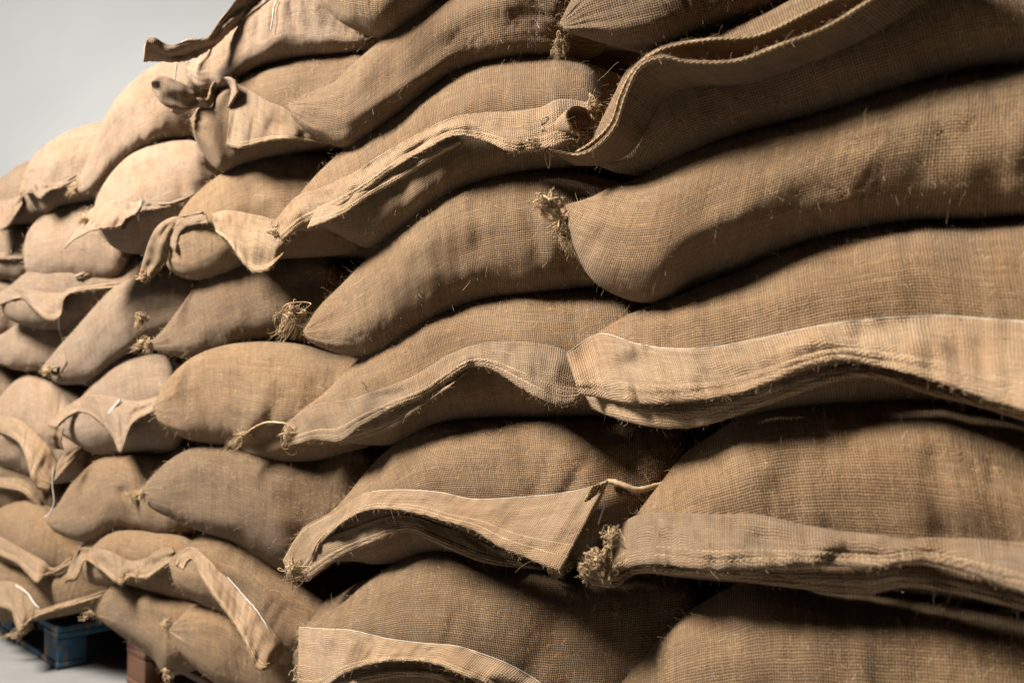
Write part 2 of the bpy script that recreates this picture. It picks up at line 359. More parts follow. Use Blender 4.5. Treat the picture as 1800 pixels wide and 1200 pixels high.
def flange(keys, up, lo, lift=0.6, off=0.006, n=None, m=26, hem=0.0, wave=1.0, name='seam_flange', d0=None, push=0.0, thick=0.0028, mat=None, bow=0.25, fray=0, seed=None, thread=0, dents=()):
    """sewn cloth edge standing out from a sack: up = its attached edge, lo = its free edge (photo pixels); lift leans the free edge out"""
    if isinstance(keys, str): keys = [keys]
    own = SACKS[keys[0]]['o']
    ulen = np.linalg.norm(np.diff(np.array(up, float), axis=0), axis=1).sum()
    n = n or int(max(24, min(220, ulen / 3)))
    s = np.linspace(0, 1, n); A = resample(up, s); B = resample(lo, s)
    du = fill([hit(keys, *p) for p in A])
    if du is None: du = np.full(n, SACKS[keys[0]]['dmean']) if d0 is None else np.full(n, d0)
    du = smooth1(du, max(3, n // 10)) - off - push
    hgt = np.linalg.norm(B - A, axis=1) / F * du
    dl = du - hgt * lift
    v = np.linspace(0, 1, m)
    PX = A[:, None, :] * (1 - v)[None, :, None] + B[:, None, :] * v[None, :, None]
    D = du[:, None] * (1 - v)[None] + dl[:, None] * v[None]
    sd = seed if seed is not None else (int(A[0, 0] * 3 + A[0, 1]) % 89)
    lenm = np.r_[0, np.cumsum(np.linalg.norm(np.diff(unproj(A[:, 0], A[:, 1], du), axis=0), axis=1))]
    for i in range(n):
        for j in range(m):
            a = noise.noise((lenm[i] * 16, v[j] * 1.1, sd)) * .014 * wave * (.2 + v[j]) + noise.noise((lenm[i] * 9 + 3, v[j] * 2.2, sd + 9)) * .011 * wave + noise.noise((lenm[i] * 45, v[j] * 2.5, sd + 5)) * .005 * wave
            D[i, j] += a - bow * hgt[i] * math.sin(math.pi * v[j]) * .5
            for (qx, qy, qr, qd_) in dents:
                D[i, j] += qd_ * math.exp(-(((PX[i, j, 0] - qx) / (qr * 1.8)) ** 2 + ((PX[i, j, 1] - qy) / qr) ** 2))
            if hem > 0 and v[j] > 1 - hem:
                q_ = (v[j] - 1 + hem) / hem
                D[i, j] -= .0040 * min(1, q_ * 5) - .0022 * max(0, 1 - abs(q_ - .5) / .14) - .0030 * max(0, (q_ - .82) / .18)
            h_ = hit(keys, *PX[i, j])
            if h_ is not None and D[i, j] > h_ - .0035: D[i, j] = h_ - .0035
    # ragged lower edge
    if fray:
        rj = np.array([noise.noise((x * 140, 3.3, sd)) for x in lenm]) * fray
        PX[:, -1, 1] += rj
    P = unproj(PX[..., 0], PX[..., 1], D)
    segv = np.linalg.norm(np.diff(P, axis=1), axis=2); V = np.concatenate([np.zeros((n, 1)), np.cumsum(segv, 1)], 1)
    uvs = np.stack([np.repeat(lenm[:, None], m, 1), V], -1).reshape(-1, 2) + sd * .13
    o = link(name, P.reshape(-1, 3), grid_faces(n, m, False), mat or M_flange, own, uv=uvs)
    sm = o.modifiers.new('thickness', 'SOLIDIFY'); sm.thickness = thick; sm.offset = 0
    # fuzz along the free edge
    tb = []
    k = int(lenm[-1] * 1800)
    idx = rng.uniform(0, n - 1.01, k); i0 = idx.astype(int); fr = (idx - i0)[:, None]
    jv = rng.choice([m - 1, m - 1, m - 1, m - 3, 0, m // 2], k)
    base = P[i0, jv] * (1 - fr) + P[i0 + 1, jv] * fr
    dirr = rng.normal(0, 1, (k, 3)); dirr /= np.linalg.norm(dirr, axis=1)[:, None]
    dirr[:, 1] -= .3
    d2 = rng.normal(0, 1, (k, 3)); d2 /= np.linalg.norm(d2, axis=1)[:, None]
    ln = rng.gamma(2.0, .0019, k)[:, None]; wd = rng.uniform(.00006, .00014, k)[:, None]
    side = np.cross(dirr, d2); side /= np.linalg.norm(side, axis=1)[:, None] + 1e-9
    steps = [base, base + dirr * ln * .5, base + dirr * ln * .9 + d2 * ln * .2, base + dirr * ln * 1.1 + d2 * ln * .6]
    vv = np.stack([x for p in steps for x in (p - side * wd, p + side * wd)], 1)
    ff = np.array([[0, 1, 3, 2], [2, 3, 5, 4], [4, 5, 7, 6]])[None] + (np.arange(k) * 8)[:, None, None]
    if k > 3:
        fz = link('loose_fibres', vv.reshape(-1, 3), ff.reshape(-1, 4), M_fibre, o, smooth=False); tag(fz, kind='stuff')
    o['_'] = 0; del o['_']
    if hem > 0:          # jute yarn sewn along the hem in two twisted rows
        tb_ = Tubes()
        for vv_ in (1 - hem * .93, 1 - hem * .5):
            jj_ = vv_ * (m - 1); j0 = int(jj_); fj_ = jj_ - j0
            line = P[:, j0] * (1 - fj_) + P[:, min(m - 1, j0 + 1)] * fj_
            nn_ = int(lenm[-1] / .0016); tt_ = np.linspace(0, n - 1, nn_)
            li = np.stack([np.interp(tt_, np.arange(n), line[:, q]) for q in range(3)], 1)
            view = li - np.array([0, 0, CAMZ]); view /= np.linalg.norm(view, axis=1)[:, None]
            for ph_ in (0, math.pi):
                a_ = np.arange(nn_) * .62 + ph_
                pp_ = li - view * (.0022 + .0007 * np.cos(a_))[:, None]; pp_[:, 2] += .0010 * np.sin(a_)
                tb_.add(pp_, .00075, .00075, 4)
        tb_.build('hem_stitching', M_fibre, o)
    if thread:
        li = P[:, 0]; view = li - np.array([0, 0, CAMZ]); view /= np.linalg.norm(view, axis=1)[:, None]
        tb_ = Tubes(); tb_.add(li - view * .0028 + np.array([0, 0, .0006]), thread, thread, 5); tb_.build('stitching_thread', M_dull, o)
    FL[len(FL)] = (P, o)
    return o
FL = {}
def surf_depth(keys, pts, off):
    d = fill([hit(keys, *p) for p in pts])
    if d is None: d = np.full(len(pts), SACKS[keys[0]]['dmean'])
    return smooth1(d, 2) - off
def cord(keys, pts, r=0.0012, off=0.004, mat=None, name='stitching_thread', lifts=None, n=None, twist=True, fixed=None):
    if isinstance(keys, str): keys = [keys]
    L = np.linalg.norm(np.diff(np.array(pts, float), axis=0), axis=1).sum()
    n = n or int(max(8, L / 4)); C = resample(pts, np.linspace(0, 1, n)) if len(pts) > 2 else np.array([np.array(pts[0]) * (1 - t) + np.array(pts[1]) * t for t in np.linspace(0, 1, n)])
    d = surf_depth(keys, C, off) if fixed is None else np.full(n, fixed)
    if lifts is not None: d = d - np.interp(np.linspace(0, 1, n), np.linspace(0, 1, len(lifts)), lifts)
    P = unproj(C[:, 0], C[:, 1], d)
    P += rng.normal(0, .0003, P.shape)
    t = Tubes(); t.add(P, r, r, 6)
    return t.build(name, mat or M_thread, SACKS[keys[0]]['o'])
def knot(keys, x, y, rad, out=(0, 0), strands=8, r=0.0013, name='frayed_knot', lift=0.012, loops=5, spread=.5, mat=None):
    """tangle of jute yarn at a sack corner, with loose ends running out"""
    if isinstance(keys, str): keys = [keys]
    h_ = hit(keys, x, y) or hit(keys, x + 8, y) or hit(keys, x + 14, y - 6) or SACKS[keys[0]]['dmean']
    d0 = h_ - lift; t = Tubes(); sc = d0 / F
    c = unproj(x, y, d0); R = rad * sc
    for _ in range(int(loops * 3)):
        th = np.linspace(0, 1, 30)[:, None]; p = c + rng.normal(0, R * .25, 3) + 0 * th
        for fq in (1.0, 1.9, 3.1):
            p = p + np.sin(2 * math.pi * (th * fq * rng.uniform(.7, 1.3) + rng.uniform(0, 1, 3))) * rng.normal(0, 1, 3) * R * .60 / fq ** .8
        p[:, 1] = c[1] + (p[:, 1] - c[1]) * .6
        rq = r * rng.uniform(.3, .7); t.add(p + rng.normal(0, rq * .25, p.shape), rq, rq * .6, 5)
    for _ in range(strands):
        ex = x + out[0] + rng.normal(0, spread * max(4, math.hypot(*out)) * .5); ey = y + out[1] + rng.normal(0, spread * max(4, math.hypot(*out)) * .35)
        e_ = unproj(ex, ey, d0 - rng.uniform(-.004, .012)); s0 = c + rng.normal(0, R * .35, 3)
        tt = np.linspace(0, 1, 12)[:, None]; bend = rng.normal(0, 1, 3) * np.linalg.norm(e_ - s0) * .18
        p = s0 * (1 - tt) + e_ * tt + bend * np.sin(math.pi * tt) + rng.normal(0, r * .6, (12, 3)); t.add(p, r * .55, r * .2, 5)
        for _q in range(3): t.add(p + rng.normal(0, r * .6, 3) + np.linspace(0, 1, 12)[:, None] * rng.normal(0, r * 2.5, 3), r * .22, r * .12, 4)
    for _ in range(int(strands * 3)):
        dr = rng.normal(0, 1, 3); dr /= np.linalg.norm(dr); s0 = c + rng.normal(0, R * .5, 3); d2 = rng.normal(0, .4, 3)
        tt = np.linspace(0, 1, 6)[:, None]; l_ = rng.uniform(.4, 1.5) * R
        t.add(s0 + dr * l_ * tt + d2 * l_ * tt ** 2, .00025, .0001, 3)
    return t.build(name, mat or M_fibre, SACKS[keys[0]]['o'])


def roll(keys, x, y, rad, ax=(1, -.2), length=.05, turns=1.25, lift=.03, name='rolled_corner', mat=None, squash=.75, toward=.8):
    """corner of the seam curled into an open roll"""
    if isinstance(keys, str): keys = [keys]
    d0 = (hit(keys, x, y) or SACKS[keys[0]]['dmean']) - lift; c = unproj(x, y, d0); R = rad * d0 / F
    a = np.array([ax[0], -toward, -ax[1]]); a /= np.linalg.norm(a)
    e1 = np.cross(a, [0, 0, 1.]); e1 /= np.linalg.norm(e1); e2 = np.cross(e1, a)
    n, m = 44, 14; th = np.linspace(0, turns * 2 * math.pi, n); v = np.linspace(0, 1, m)
    P = np.empty((n, m, 3))
    for i in range(n):
        for j in range(m):
            rr = R * (1 - .28 * th[i] / 6.28) * (1 + .12 * noise.noise((th[i] * .8, v[j] * 2, x * .1))) * (.75 + .25 * v[j])
            P[i, j] = c + rr * (math.cos(th[i] + 2.2) * e1 + squash * math.sin(th[i] + 2.2) * e2) + a * length * (v[j] - .6) + a * .004 * noise.noise((th[i] * 2.5, 1, y * .1))
    uvs = np.stack([np.repeat(th[:, None] * R, m, 1), np.repeat(v[None] * length, n, 0)], -1).reshape(-1, 2)
    o = link(name, P.reshape(-1, 3), grid_faces(n, m, False), mat or M_flange, SACKS[keys[0]]['o'], uv=uvs)
    sm = o.modifiers.new('thickness', 'SOLIDIFY'); sm.thickness = .004
    t = Tubes(); ed = P[:, -1]
    for q in range(90):
        i = rng.integers(0, n); dr = rng.normal(0, 1, 3) + a * 1.2; dr /= np.linalg.norm(dr); l_ = rng.gamma(2, .0035)
        tt = np.linspace(0, 1, 5)[:, None]; t.add(ed[i] + dr * l_ * tt + rng.normal(0, .3, 3) * l_ * tt ** 2, .0004, .00015, 3)
    fz = t.build('loose_fibres', M_fibre, o); tag(fz, kind='stuff')
    return o
# ------------------------------------------------------------------ the pile, sack by sack
G2 = M_body_lit
# top of the pile, right
sack('A1', 'large dark sack at the top right with two parallel open seam lips rising along it', (1028,266), [(1055,215),(1080,165),(1105,120),(1160,80),(1260,55),(1350,20),(1450,-30),(1600,-90),(1750,-120)], (2000,-20), [(1045,288),(1105,306),(1180,286),(1300,236),(1450,197),(1600,152),(1700,122),(1800,112),(1900,104)], k=.88, dz=-.005)
sack('A2', 'sack cut off by the top edge, its tasselled corner pointing left above the rolled seam', (984,42), [(1000,8),(1030,-40),(1100,-90),(1250,-120)], (1430,-60), [(1000,58),(1040,67),(1100,79),(1170,73),(1250,42),(1340,18),(1390,-10)], dz=-.03)
sack('A3', 'small visible underside of a sack hanging in at the top edge, left of centre', (545,-45), [(600,-110),(700,-130),(780,-110)], (830,-60), [(560,-5),(580,22),(610,46),(665,67),(715,48),(765,8)], dz=-.06)
sack('A4', 'smooth long sack slanting up from its pointed corner to the top edge', (505,184), [(540,165),(585,145),(612,120),(660,78),(700,46),(760,4),(830,-30),(900,-50),(970,-40)], (1012,30), [(515,208),(545,236),(600,259),(640,242),(700,200),(745,165),(795,128),(850,110),(920,99),(985,92)], dz=-.02, back=.15, dents=[(615, 150, 600, 190, 10, 0.008), (635, 140, 640, 190, 12, -0.006), (560, 165, 600, 200, 8, 0.006)])
sack('A5', 'sack under an arched seam flap ending in a rolled frayed corner by the two lips', (480,402), [(520,350),(560,303),(620,250),(700,198),(770,146),(830,113),(920,97),(1010,104),(1060,140)], (1100,225), [(520,402),(560,396),(590,410),(620,426),(655,434),(720,395),(780,352),(850,322),(930,303),(1030,293),(1080,275)], k=.58, dents=[(640, 240, 690, 200, 8, 0.005), (970, 120, 1000, 180, 10, 0.008), (870, 115, 880, 180, 14, 0.006)])
sack('A6', 'topmost left sack with a dark seam flap sticking out against the grey wall', (326,118), [(350,95),(372,72),(400,45),(450,6),(520,-28),(590,-20),(640,15)], (672,70), [(335,140),(355,156),(400,152),(440,127),(470,113),(520,101),(600,94),(650,86)], dz=-.04, mat=G2, dents=[(458, 8, 452, 60, 7, 0.012), (484, 12, 480, 58, 6, 0.012), (510, 10, 520, 50, 7, 0.012), (540, 10, 545, 45, 8, 0.01), (335, 110, 350, 155, 6, 0.012), (365, 75, 372, 150, 10, 0.018)])
sack('A7', 'sack with a folded back pale triangular seam flap and a corded lower edge', (335,210), [(350,185),(375,165),(420,138),(480,113),(540,98),(600,90),(645,98)], (668,180), [(345,250),(372,290),(395,301),(440,284),(520,266),(580,256),(630,250)], dz=-.02, dents=[(352, 215, 372, 285, 6, 0.008), (368, 215, 388, 290, 5, -0.006), (384, 225, 402, 292, 5, 0.008), (402, 265, 415, 292, 6, 0.006)])
sack('A8', 'pale bright sack on the left skyline tapering down to a tied corner', (126,334), [(150,290),(166,250),(190,195),(225,150),(270,116),(310,104),(350,130)], (372,225), [(140,342),(162,336),(200,300),(240,272),(290,252),(335,246)], k=.5, mat=G2, dents=[(190, 260, 200, 300, 5, 0.006), (215, 220, 225, 290, 6, 0.006), (240, 190, 255, 270, 6, 0.005)])
sack('A9', 'pale sack on the left skyline with a wavy ragged hem below it', (44,308), [(55,280),(80,255),(110,235),(150,220),(190,213),(225,228)], (245,300), [(46,340),(62,365),(82,376),(110,362),(150,356),(195,345)], k=.5, mat=G2)
sack('A10', 'shaded sack at the far left end of the skyline, cut by the left edge', (-60,350), [(-30,320),(0,313),(30,292),(60,281),(95,290)], (120,340), [(-30,392),(20,395),(60,390),(90,376)], k=.3, dz=.06, mat=G2)
# second course from the top on the left
sack('A11', 'bright rounded sack with a crumpled hem and a short white thread end', (164,374), [(172,343),(195,305),(230,270),(270,252),(320,246),(355,256)], (395,320), [(172,405),(200,435),(235,446),(262,434),(320,402),(360,372)], dz=-.01, mat=G2)
sack('A12', 'plain shaded sack lying directly below the ragged hem of the skyline sack', (40,440), [(48,410),(62,390),(82,374),(110,360),(155,352),(205,365)], (245,425), [(48,480),(80,500),(150,500),(210,490)], k=.5, mat=G2)
sack('A13', 'small dark sack at the left edge with a white thread hanging onto it', (-70,440), [(-30,395),(10,388),(45,398)], (78,445), [(-30,488),(8,492),(45,490),(65,470)], k=.4, dz=.02, mat=G2)
sack('A14', 'pale sack at the left with a long white thread hanging off its hem', (-6,520), [(20,500),(38,485),(62,468),(92,456),(122,452),(160,458),(210,462),(250,450)], (285,500), [(10,555),(50,575),(100,578),(165,562),(220,542)], k=.45, dz=-.01, mat=G2)
sack('A15', 'slanting sack whose lower left corner is gathered around a dark hole', (72,648), [(100,613),(130,580),(165,540),(200,505),(240,485),(290,470),(340,482)], (370,540), [(88,664),(112,676),(160,668),(200,640),(240,612),(280,588),(335,575)], mat=G2, dents=[(300, 540, 250, 560, 14, 0.016), (140, 610, 150, 650, 6, 0.008)])
sack('A16', 'plain sack at the left edge level with the end of the long white thread', (-50,605), [(0,588),(30,570),(62,558),(112,566),(155,560)], (195,600), [(0,640),(40,652),(80,652),(120,655),(160,645)], k=.5, mat=G2)
sack('A17', 'sliver of a sack at the left edge just below the pale hem with long thread', (-70,530), [(-20,490),(10,488),(35,510)], (70,560), [(-10,592),(20,590),(50,590)], k=.4, dz=.05, mat=G2)
sack('A18', 'sack with a hanging tube shaped seam ear and a pale frayed triangular flap', (285,440), [(305,395),(325,362),(350,335),(390,305),(435,282),(500,268),(570,272),(605,290)], (650,400), [(300,475),(340,492),(400,480),(450,457),(510,455),(580,450),(630,438)], dz=-.01, dents=[(380, 320, 370, 370, 5, 0.006), (410, 300, 400, 370, 6, 0.006), (450, 290, 440, 370, 7, 0.005)])
sack('A19', 'short plump sack with a shadowed right half beside the hairy rope tassel', (262,604), [(290,575),(320,535),(350,495),(390,466),(440,447),(510,450),(580,452)], (630,520), [(278,618),(310,627),(345,633),(400,624),(450,606),(500,600),(550,600)], dz=0, dents=[(330, 560, 300, 600, 12, 0.006), (520, 500, 600, 520, 40, 0.02)])
sack('A20', 'large smooth sack in the middle, tapering left to a corner with a hairy rope tassel', (533,582), [(560,540),(600,500),(650,450),(700,402),(760,352),(800,330),(860,310),(940,298),(1020,304),(1070,330)], (1100,420), [(545,600),(590,620),(640,627),(690,616),(740,582),(800,546),(860,526),(930,519),(1000,510),(1070,492)], k=.58, dents=[(930, 330, 955, 500, 12, 0.01), (985, 420, 1010, 500, 10, 0.008)])
sack('A21', 'biggest smooth sack on the right with a rope knot at its blunt left corner', (984,362), [(1035,348),(1080,326),(1130,310),(1200,270),(1300,236),(1420,206),(1550,160),(1650,136),(1750,122),(1850,122)], (2050,240), [(990,400),(1010,445),(1050,500),(1120,531),(1170,523),(1230,488),(1300,464),(1400,426),(1500,402),(1600,388),(1700,386),(1800,379),(1900,372)], k=.88, dz=-.012, gather=.6, dents=[(1020, 400, 1100, 380, 14, -0.008), (1030, 450, 1090, 360, 8, 0.008), (1560, 180, 1590, 280, 16, 0.005), (1640, 190, 1670, 260, 14, 0.004)])
sack('A22', 'sack right of centre with a broad double hemmed seam flap edged in white thread', (1005,630), [(1030,600),(1060,578),(1110,550),(1180,523),(1240,498),(1300,476),(1400,432),(1500,402),(1600,388),(1700,388),(1800,378),(1900,372)], (2100,520), [(1030,680),(1100,715),(1200,732),(1290,735),(1400,725),(1500,716),(1600,712),(1700,720),(1800,740),(1900,760)], k=.88, dents=[(1120, 545, 1130, 600, 8, 0.007), (1170, 530, 1180, 600, 8, 0.007), (1230, 510, 1250, 590, 10, 0.006)])
sack('A23', 'middle sack with an arched double seam flap reaching the white edged flap', (502,750), [(530,720),(570,690),(620,640),(680,595),(740,560),(800,536),(850,522),(930,512),(1010,507),(1090,520),(1120,550)], (1150,620), [(545,780),(600,778),(650,782),(690,780),(740,760),(790,742),(860,738),(940,740),(1020,736),(1100,720)], k=.58, dents=[(700, 600, 730, 650, 12, 0.007), (1010, 560, 1060, 600, 10, 0.008)])
sack('A24', 'sack left of centre folded in the middle around a frayed jute tie', (268,715), [(285,682),(310,650),(350,620),(400,602),(470,598),(530,604),(580,620),(640,640)], (690,740), [(285,748),(330,772),(400,787),(430,806),(480,821),(540,817),(600,800),(650,785)], dz=-.012, dents=[(415, 786, 600, 738, 10, 0.042), (432, 770, 476, 668, 12, -0.012), (455, 765, 500, 690, 8, 0.01), (520, 760, 600, 780, 30, -0.012)])
sack('A25', 'sack with a scalloped seam flap carrying a short broad white ribbon', (85,750), [(120,722),(150,688),(168,663),(192,640),(230,621),(268,618),(300,635)], (335,710), [(110,765),(140,785),(170,798),(210,798),(260,793),(315,785)], dz=0, mat=G2)
sack('A26', 'round sack at the left edge above a twisted ribbon like seam', (-60,730), [(-20,710),(0,696),(25,670),(52,655),(82,665),(110,688),(135,720)], (165,780), [(-30,800),(30,830),(90,850),(140,835)], k=.5, mat=G2)
sack('A27', 'plump sack with a pointed left tip and a small tied pleat on its right side', (80,914), [(100,888),(125,850),(150,824),(180,804),(230,796),(290,798),(335,785)], (365,850), [(98,935),(140,951),(180,946),(215,933),(250,944),(300,950),(345,935)], dz=0, dents=[(216, 866, 262, 955, 9, 0.036), (205, 870, 235, 940, 8, -0.006), (138, 870, 148, 925, 5, 0.006)])
sack('A28', 'broad smooth sack slanting down right from its tied left tip', (246,862), [(275,828),(310,800),(350,784),(420,780),(470,790),(560,805),(640,785)], (720,860), [(265,892),(310,916),(360,937),(410,957),(450,982),(497,1006),(540,985),(590,930),(660,890)], dz=-.012, dents=[(530, 870, 700, 800, 26, 0.018), (470, 880, 520, 990, 18, -0.01), (262, 860, 330, 845, 8, 0.008)])
sack('A29', 'sack below the centre with a drooping double seam flap pinned at both ends', (500,990), [(530,930),(580,900),(610,870),(650,820),(700,776),(760,746),(850,734),(940,735),(1050,733),(1140,738),(1210,752)], (1250,850), [(560,988),(620,986),(660,991),(700,987),(760,972),(830,987),(920,1002),(1010,1002),(1110,960)], k=.62, dents=[(665, 800, 640, 860, 12, 0.012), (985, 880, 1035, 800, 8, 0.01), (940, 870, 965, 800, 9, 0.008), (1060, 850, 1120, 790, 16, 0.01)])
sack('A30', 'right hand sack above a thick pale seam ending in a frayed rolled corner', (1095,940), [(1130,888),(1160,850),(1200,800),(1250,765),(1310,728),(1400,704),(1500,694),(1600,692),(1700,702),(1800,722),(1900,740)], (2100,880), [(1130,1000),(1250,1020),(1400,1030),(1550,1044),(1700,1066),(1800,1086),(1900,1104)], k=.88, dents=[(1160, 870, 1200, 890, 8, 0.01), (1200, 860, 1230, 895, 8, 0.008), (1260, 790, 1330, 830, 20, -0.01), (1640, 800, 1660, 930, 18, 0.008)])
sack('A31', 'bottom centre sack with a white thread running along the edge of its flap', (520,1110), [(560,1085),(600,1060),(640,1025),(690,992),(740,971),(800,963),(860,972),(950,988),(1050,1000),(1150,995),(1230,1010)], (1280,1130), [(560,1230),(700,1265),(900,1290),(1100,1280),(1220,1230)], k=.62, dents=[(1010, 1030, 925, 1190, 24, 0.02), (800, 1080, 785, 1130, 6, 0.008), (640, 1060, 600, 1110, 16, 0.01)])
sack('A32', 'nearest sack in the bottom right corner, plain and cut off by the frame', (1060,1240), [(1100,1182),(1150,1130),(1200,1082),(1260,1044),(1340,1010),(1450,1006),(1600,1022),(1700,1036),(1800,1056),(1900,1080)], (2100,1230), [(1120,1330),(1300,1390),(1600,1420),(1900,1400)], k=.88)
sack('A33', 'lower left sack with a looped seam that carries a white thread down to a tuft', (296,985), [(330,955),(370,930),(420,938),(480,975),(530,1015),(575,1050),(600,1045)], (640,1110), [(310,1030),(350,1060),(400,1088),(430,1125),(460,1165),(510,1180),(580,1165)], dz=-.005, dents=[(480, 1060, 450, 1100, 6, 0.006), (500, 1070, 470, 1120, 6, 0.006), (450, 1010, 400, 990, 9, 0.008)])
sack('A34', 'flat shaded sack with a crumpled pale seam, just above the brown pallet', (140,985), [(180,945),(215,932),(270,934),(330,945)], (395,1005), [(160,1025),(215,1032),(250,1042),(300,1056),(350,1061),(380,1045)], dz=-.005)
sack('A35', 'sack drooping over the brown pallet with a tuft on its lowest corner', (163,1078), [(180,1045),(205,1022),(250,1030),(300,1045),(350,1055)], (385,1110), [(185,1096),(215,1118),(245,1138),(270,1160),(285,1182),(300,1188),(330,1175),(360,1160)], dz=-.005)
sack('A36', 'plain bottom sack squeezed in left of the white thread tuft', (296,1108), [(320,1080),(360,1058),(400,1060),(440,1090),(500,1110)], (575,1170), [(320,1150),(360,1188),(400,1212),(450,1235),(530,1240)], dz=-.008)
sack('A37', 'sack at the left edge lying above a long diagonal seam band', (-50,940), [(-10,900),(20,884),(52,878),(92,900),(120,935),(150,955)], (195,985), [(-10,990),(30,1010),(70,1025),(120,1020),(165,1010)], k=.5)
sack('A38', 'small sack at the left edge between two twisted seam bands', (-60,830), [(-20,800),(20,780),(50,785),(80,810)], (120,860), [(-20,885),(30,908),(80,920),(110,900)], k=.4, dz=.02)
sack('A39', 'lowest left sack resting on the blue pallet with a straggly frayed corner', (-60,1010), [(-10,980),(40,985),(100,1000),(150,985),(200,1005)], (235,1050), [(-20,1080),(40,1092),(80,1088),(130,1077),(190,1064)], k=.5)
sack('A40', 'sliver of a sack at the left edge above the twisted ribbon like seam', (-70,670), [(-20,625),(10,632),(35,655)], (70,700), [(-20,730),(20,735),(50,730)], k=.3, dz=.05, mat=G2)
sack('A41', 'deeply shaded sack behind the pinned ends of the lower seams, just right of the tuft', (500,1160), [(540,1080),(600,1040),(680,1010)], (760,1080), [(520,1230),(600,1260),(700,1240)], dz=.10)
sack('A42', 'dark sack seen only in the gap below the pleated tie, above the crumpled pale seam', (140,960), [(180,935),(240,925),(300,925),(360,925)], (420,960), [(180,985),(240,1000),(300,1000),(360,990)], dz=.07)

# inner row of the pile, seen only as darkness between the front sacks
for r_ in range(8):
    for c_ in range(5):
        t0 = -0.9 + c_ * 0.95 + (r_ % 2) * .4
        base = np.array([0.26, 1.35, 0]) + np.array([-.67, .74, 0]) * t0 + N_IN * 0.62
        if base[1] > 4.6: continue
        z0 = 0.17 + r_ * 0.205
        top_ok = r_ < 7 or base[0] > -.6
        if not top_ok: continue
        nu, nv = 28, 21
        th = np.linspace(0.02, math.pi - .02, nu); ph = np.linspace(0, 2 * math.pi, nv)
        def se(x, e): return np.sign(x) * np.abs(x) ** e
        a_ = se(np.cos(th), .6)[:, None] * .50; rr_ = np.sin(th)[:, None] ** .5
        b_ = rr_ * se(np.cos(ph), .7)[None] * .30; c3 = rr_ * se(np.sin(ph), .8)[None] * .115
        Pn = base + a_[..., None] * np.array([-.67, .74, 0]) + b_[..., None] * N_IN + c3[..., None] * np.array([0, 0, 1.]) + np.array([0, 0, z0 + .1])
        uvn = np.stack([a_ + 0 * b_, np.broadcast_to(ph[None] * .12, b_.shape)], -1).reshape(-1, 2)
        oi_ = link('burlap_sack', Pn.reshape(-1, 3), grid_faces(nu, nv, False), M_body, uv=uvn)
        tag(oi_, 'dark sack of the inner row, glimpsed in the gaps between the front sacks', 'sack', 'burlap sacks of the inner row')

# ------------------------------------------------------------------ seams and flaps
# A1: two open lips
LIPB = [(1012,266),(1040,248),(1072,214),(1088,165),(1112,120),(1160,84),(1240,67),(1330,60),(1430,12),(1510,-28),(1600,-80)]
LIPF = [(965,262),(1015,270),(1052,250),(1080,215),(1096,165),(1120,115),(1162,97),(1205,106),(1290,105),(1370,76),(1450,45),(1545,-14),(1640,-75)]
flange('A1', [(1030,275),(1070,262),(1105,225),(1130,178),(1165,140),(1220,128),(1320,110),(1400,80),(1480,50),(1570,0),(1660,-50)], LIPB, lift=.5, m=14, bow=.1, wave=.3, thick=.003, mat=M_body, hem=.12)
flange('A1', [(1010,290),(1065,288),(1115,262),(1140,215),(1170,170),(1215,152),(1240,150),(1310,146),(1390,122),(1470,92),(1570,40),(1680,-30)], LIPF, lift=1.1, m=14, bow=.2, wave=.3, thick=.0025, mat=M_body, off=.000, hem=.12)
# A5
flange('A5', [(485,388),(522,346),(562,332),(620,306),(660,279),(720,244),(790,209),(850,199),(900,197),(950,190),(985,176),(1045,182)], [(495,424),(530,398),(570,378),(612,353),(660,322),(700,292),(750,263),(800,239),(850,247),(900,268),(930,266),(985,256),(1050,240)], lift=.75, push=.008, hem=.3, fray=3)
flange('A5', [(560,362),(620,338),(680,300),(740,262),(800,240)], [(540,402),(600,378),(650,345),(700,318),(760,280),(812,252)], lift=.2, hem=.3, off=.002, fray=3, wave=.4)
# A6 dark flap against the wall
flange('A6', [(256,74),(268,66),(300,80),(330,70),(364,66),(386,38),(412,4),(436,-26)], [(252,106),(280,107),(320,108),(350,98),(380,78),(408,50),(448,20),(480,-5)], lift=-.9, off=.02, thick=.006, wave=1.6, mat=G2, fray=4)
flange('A6', [(300,84),(340,84),(372,72),(400,44)], [(304,92),(340,94),(374,80),(402,54)], lift=1.0, off=.03, thick=.004, wave=1.2, mat=G2)
# A7
flange('A7', [(340,160),(318,146),(285,134),(266,140)], [(350,184),(322,196),(288,184),(266,156)], lift=.1, off=.02, mat=G2, wave=1.2)
flange('A7', [(312,202),(345,188),(368,188),(378,165),(395,148),(408,158),(402,190)], [(300,195),(342,174),(364,176),(372,150),(390,136),(412,142),(418,165)], lift=1.6, off=.012, m=8, thick=.005, wave=.6, mat=G2)
flange('A7', [(410,142),(440,160),(475,180),(500,190),(530,215),(565,240)], [(398,258),(425,262),(450,255),(490,246),(530,247),(580,252)], lift=.35, hem=.12, off=.016, fray=2)
cord('A7', [(400,256),(425,264),(450,252),(490,240),(530,240),(570,250)], r=.0035, off=.022, mat=M_flange, name='corded_edge')
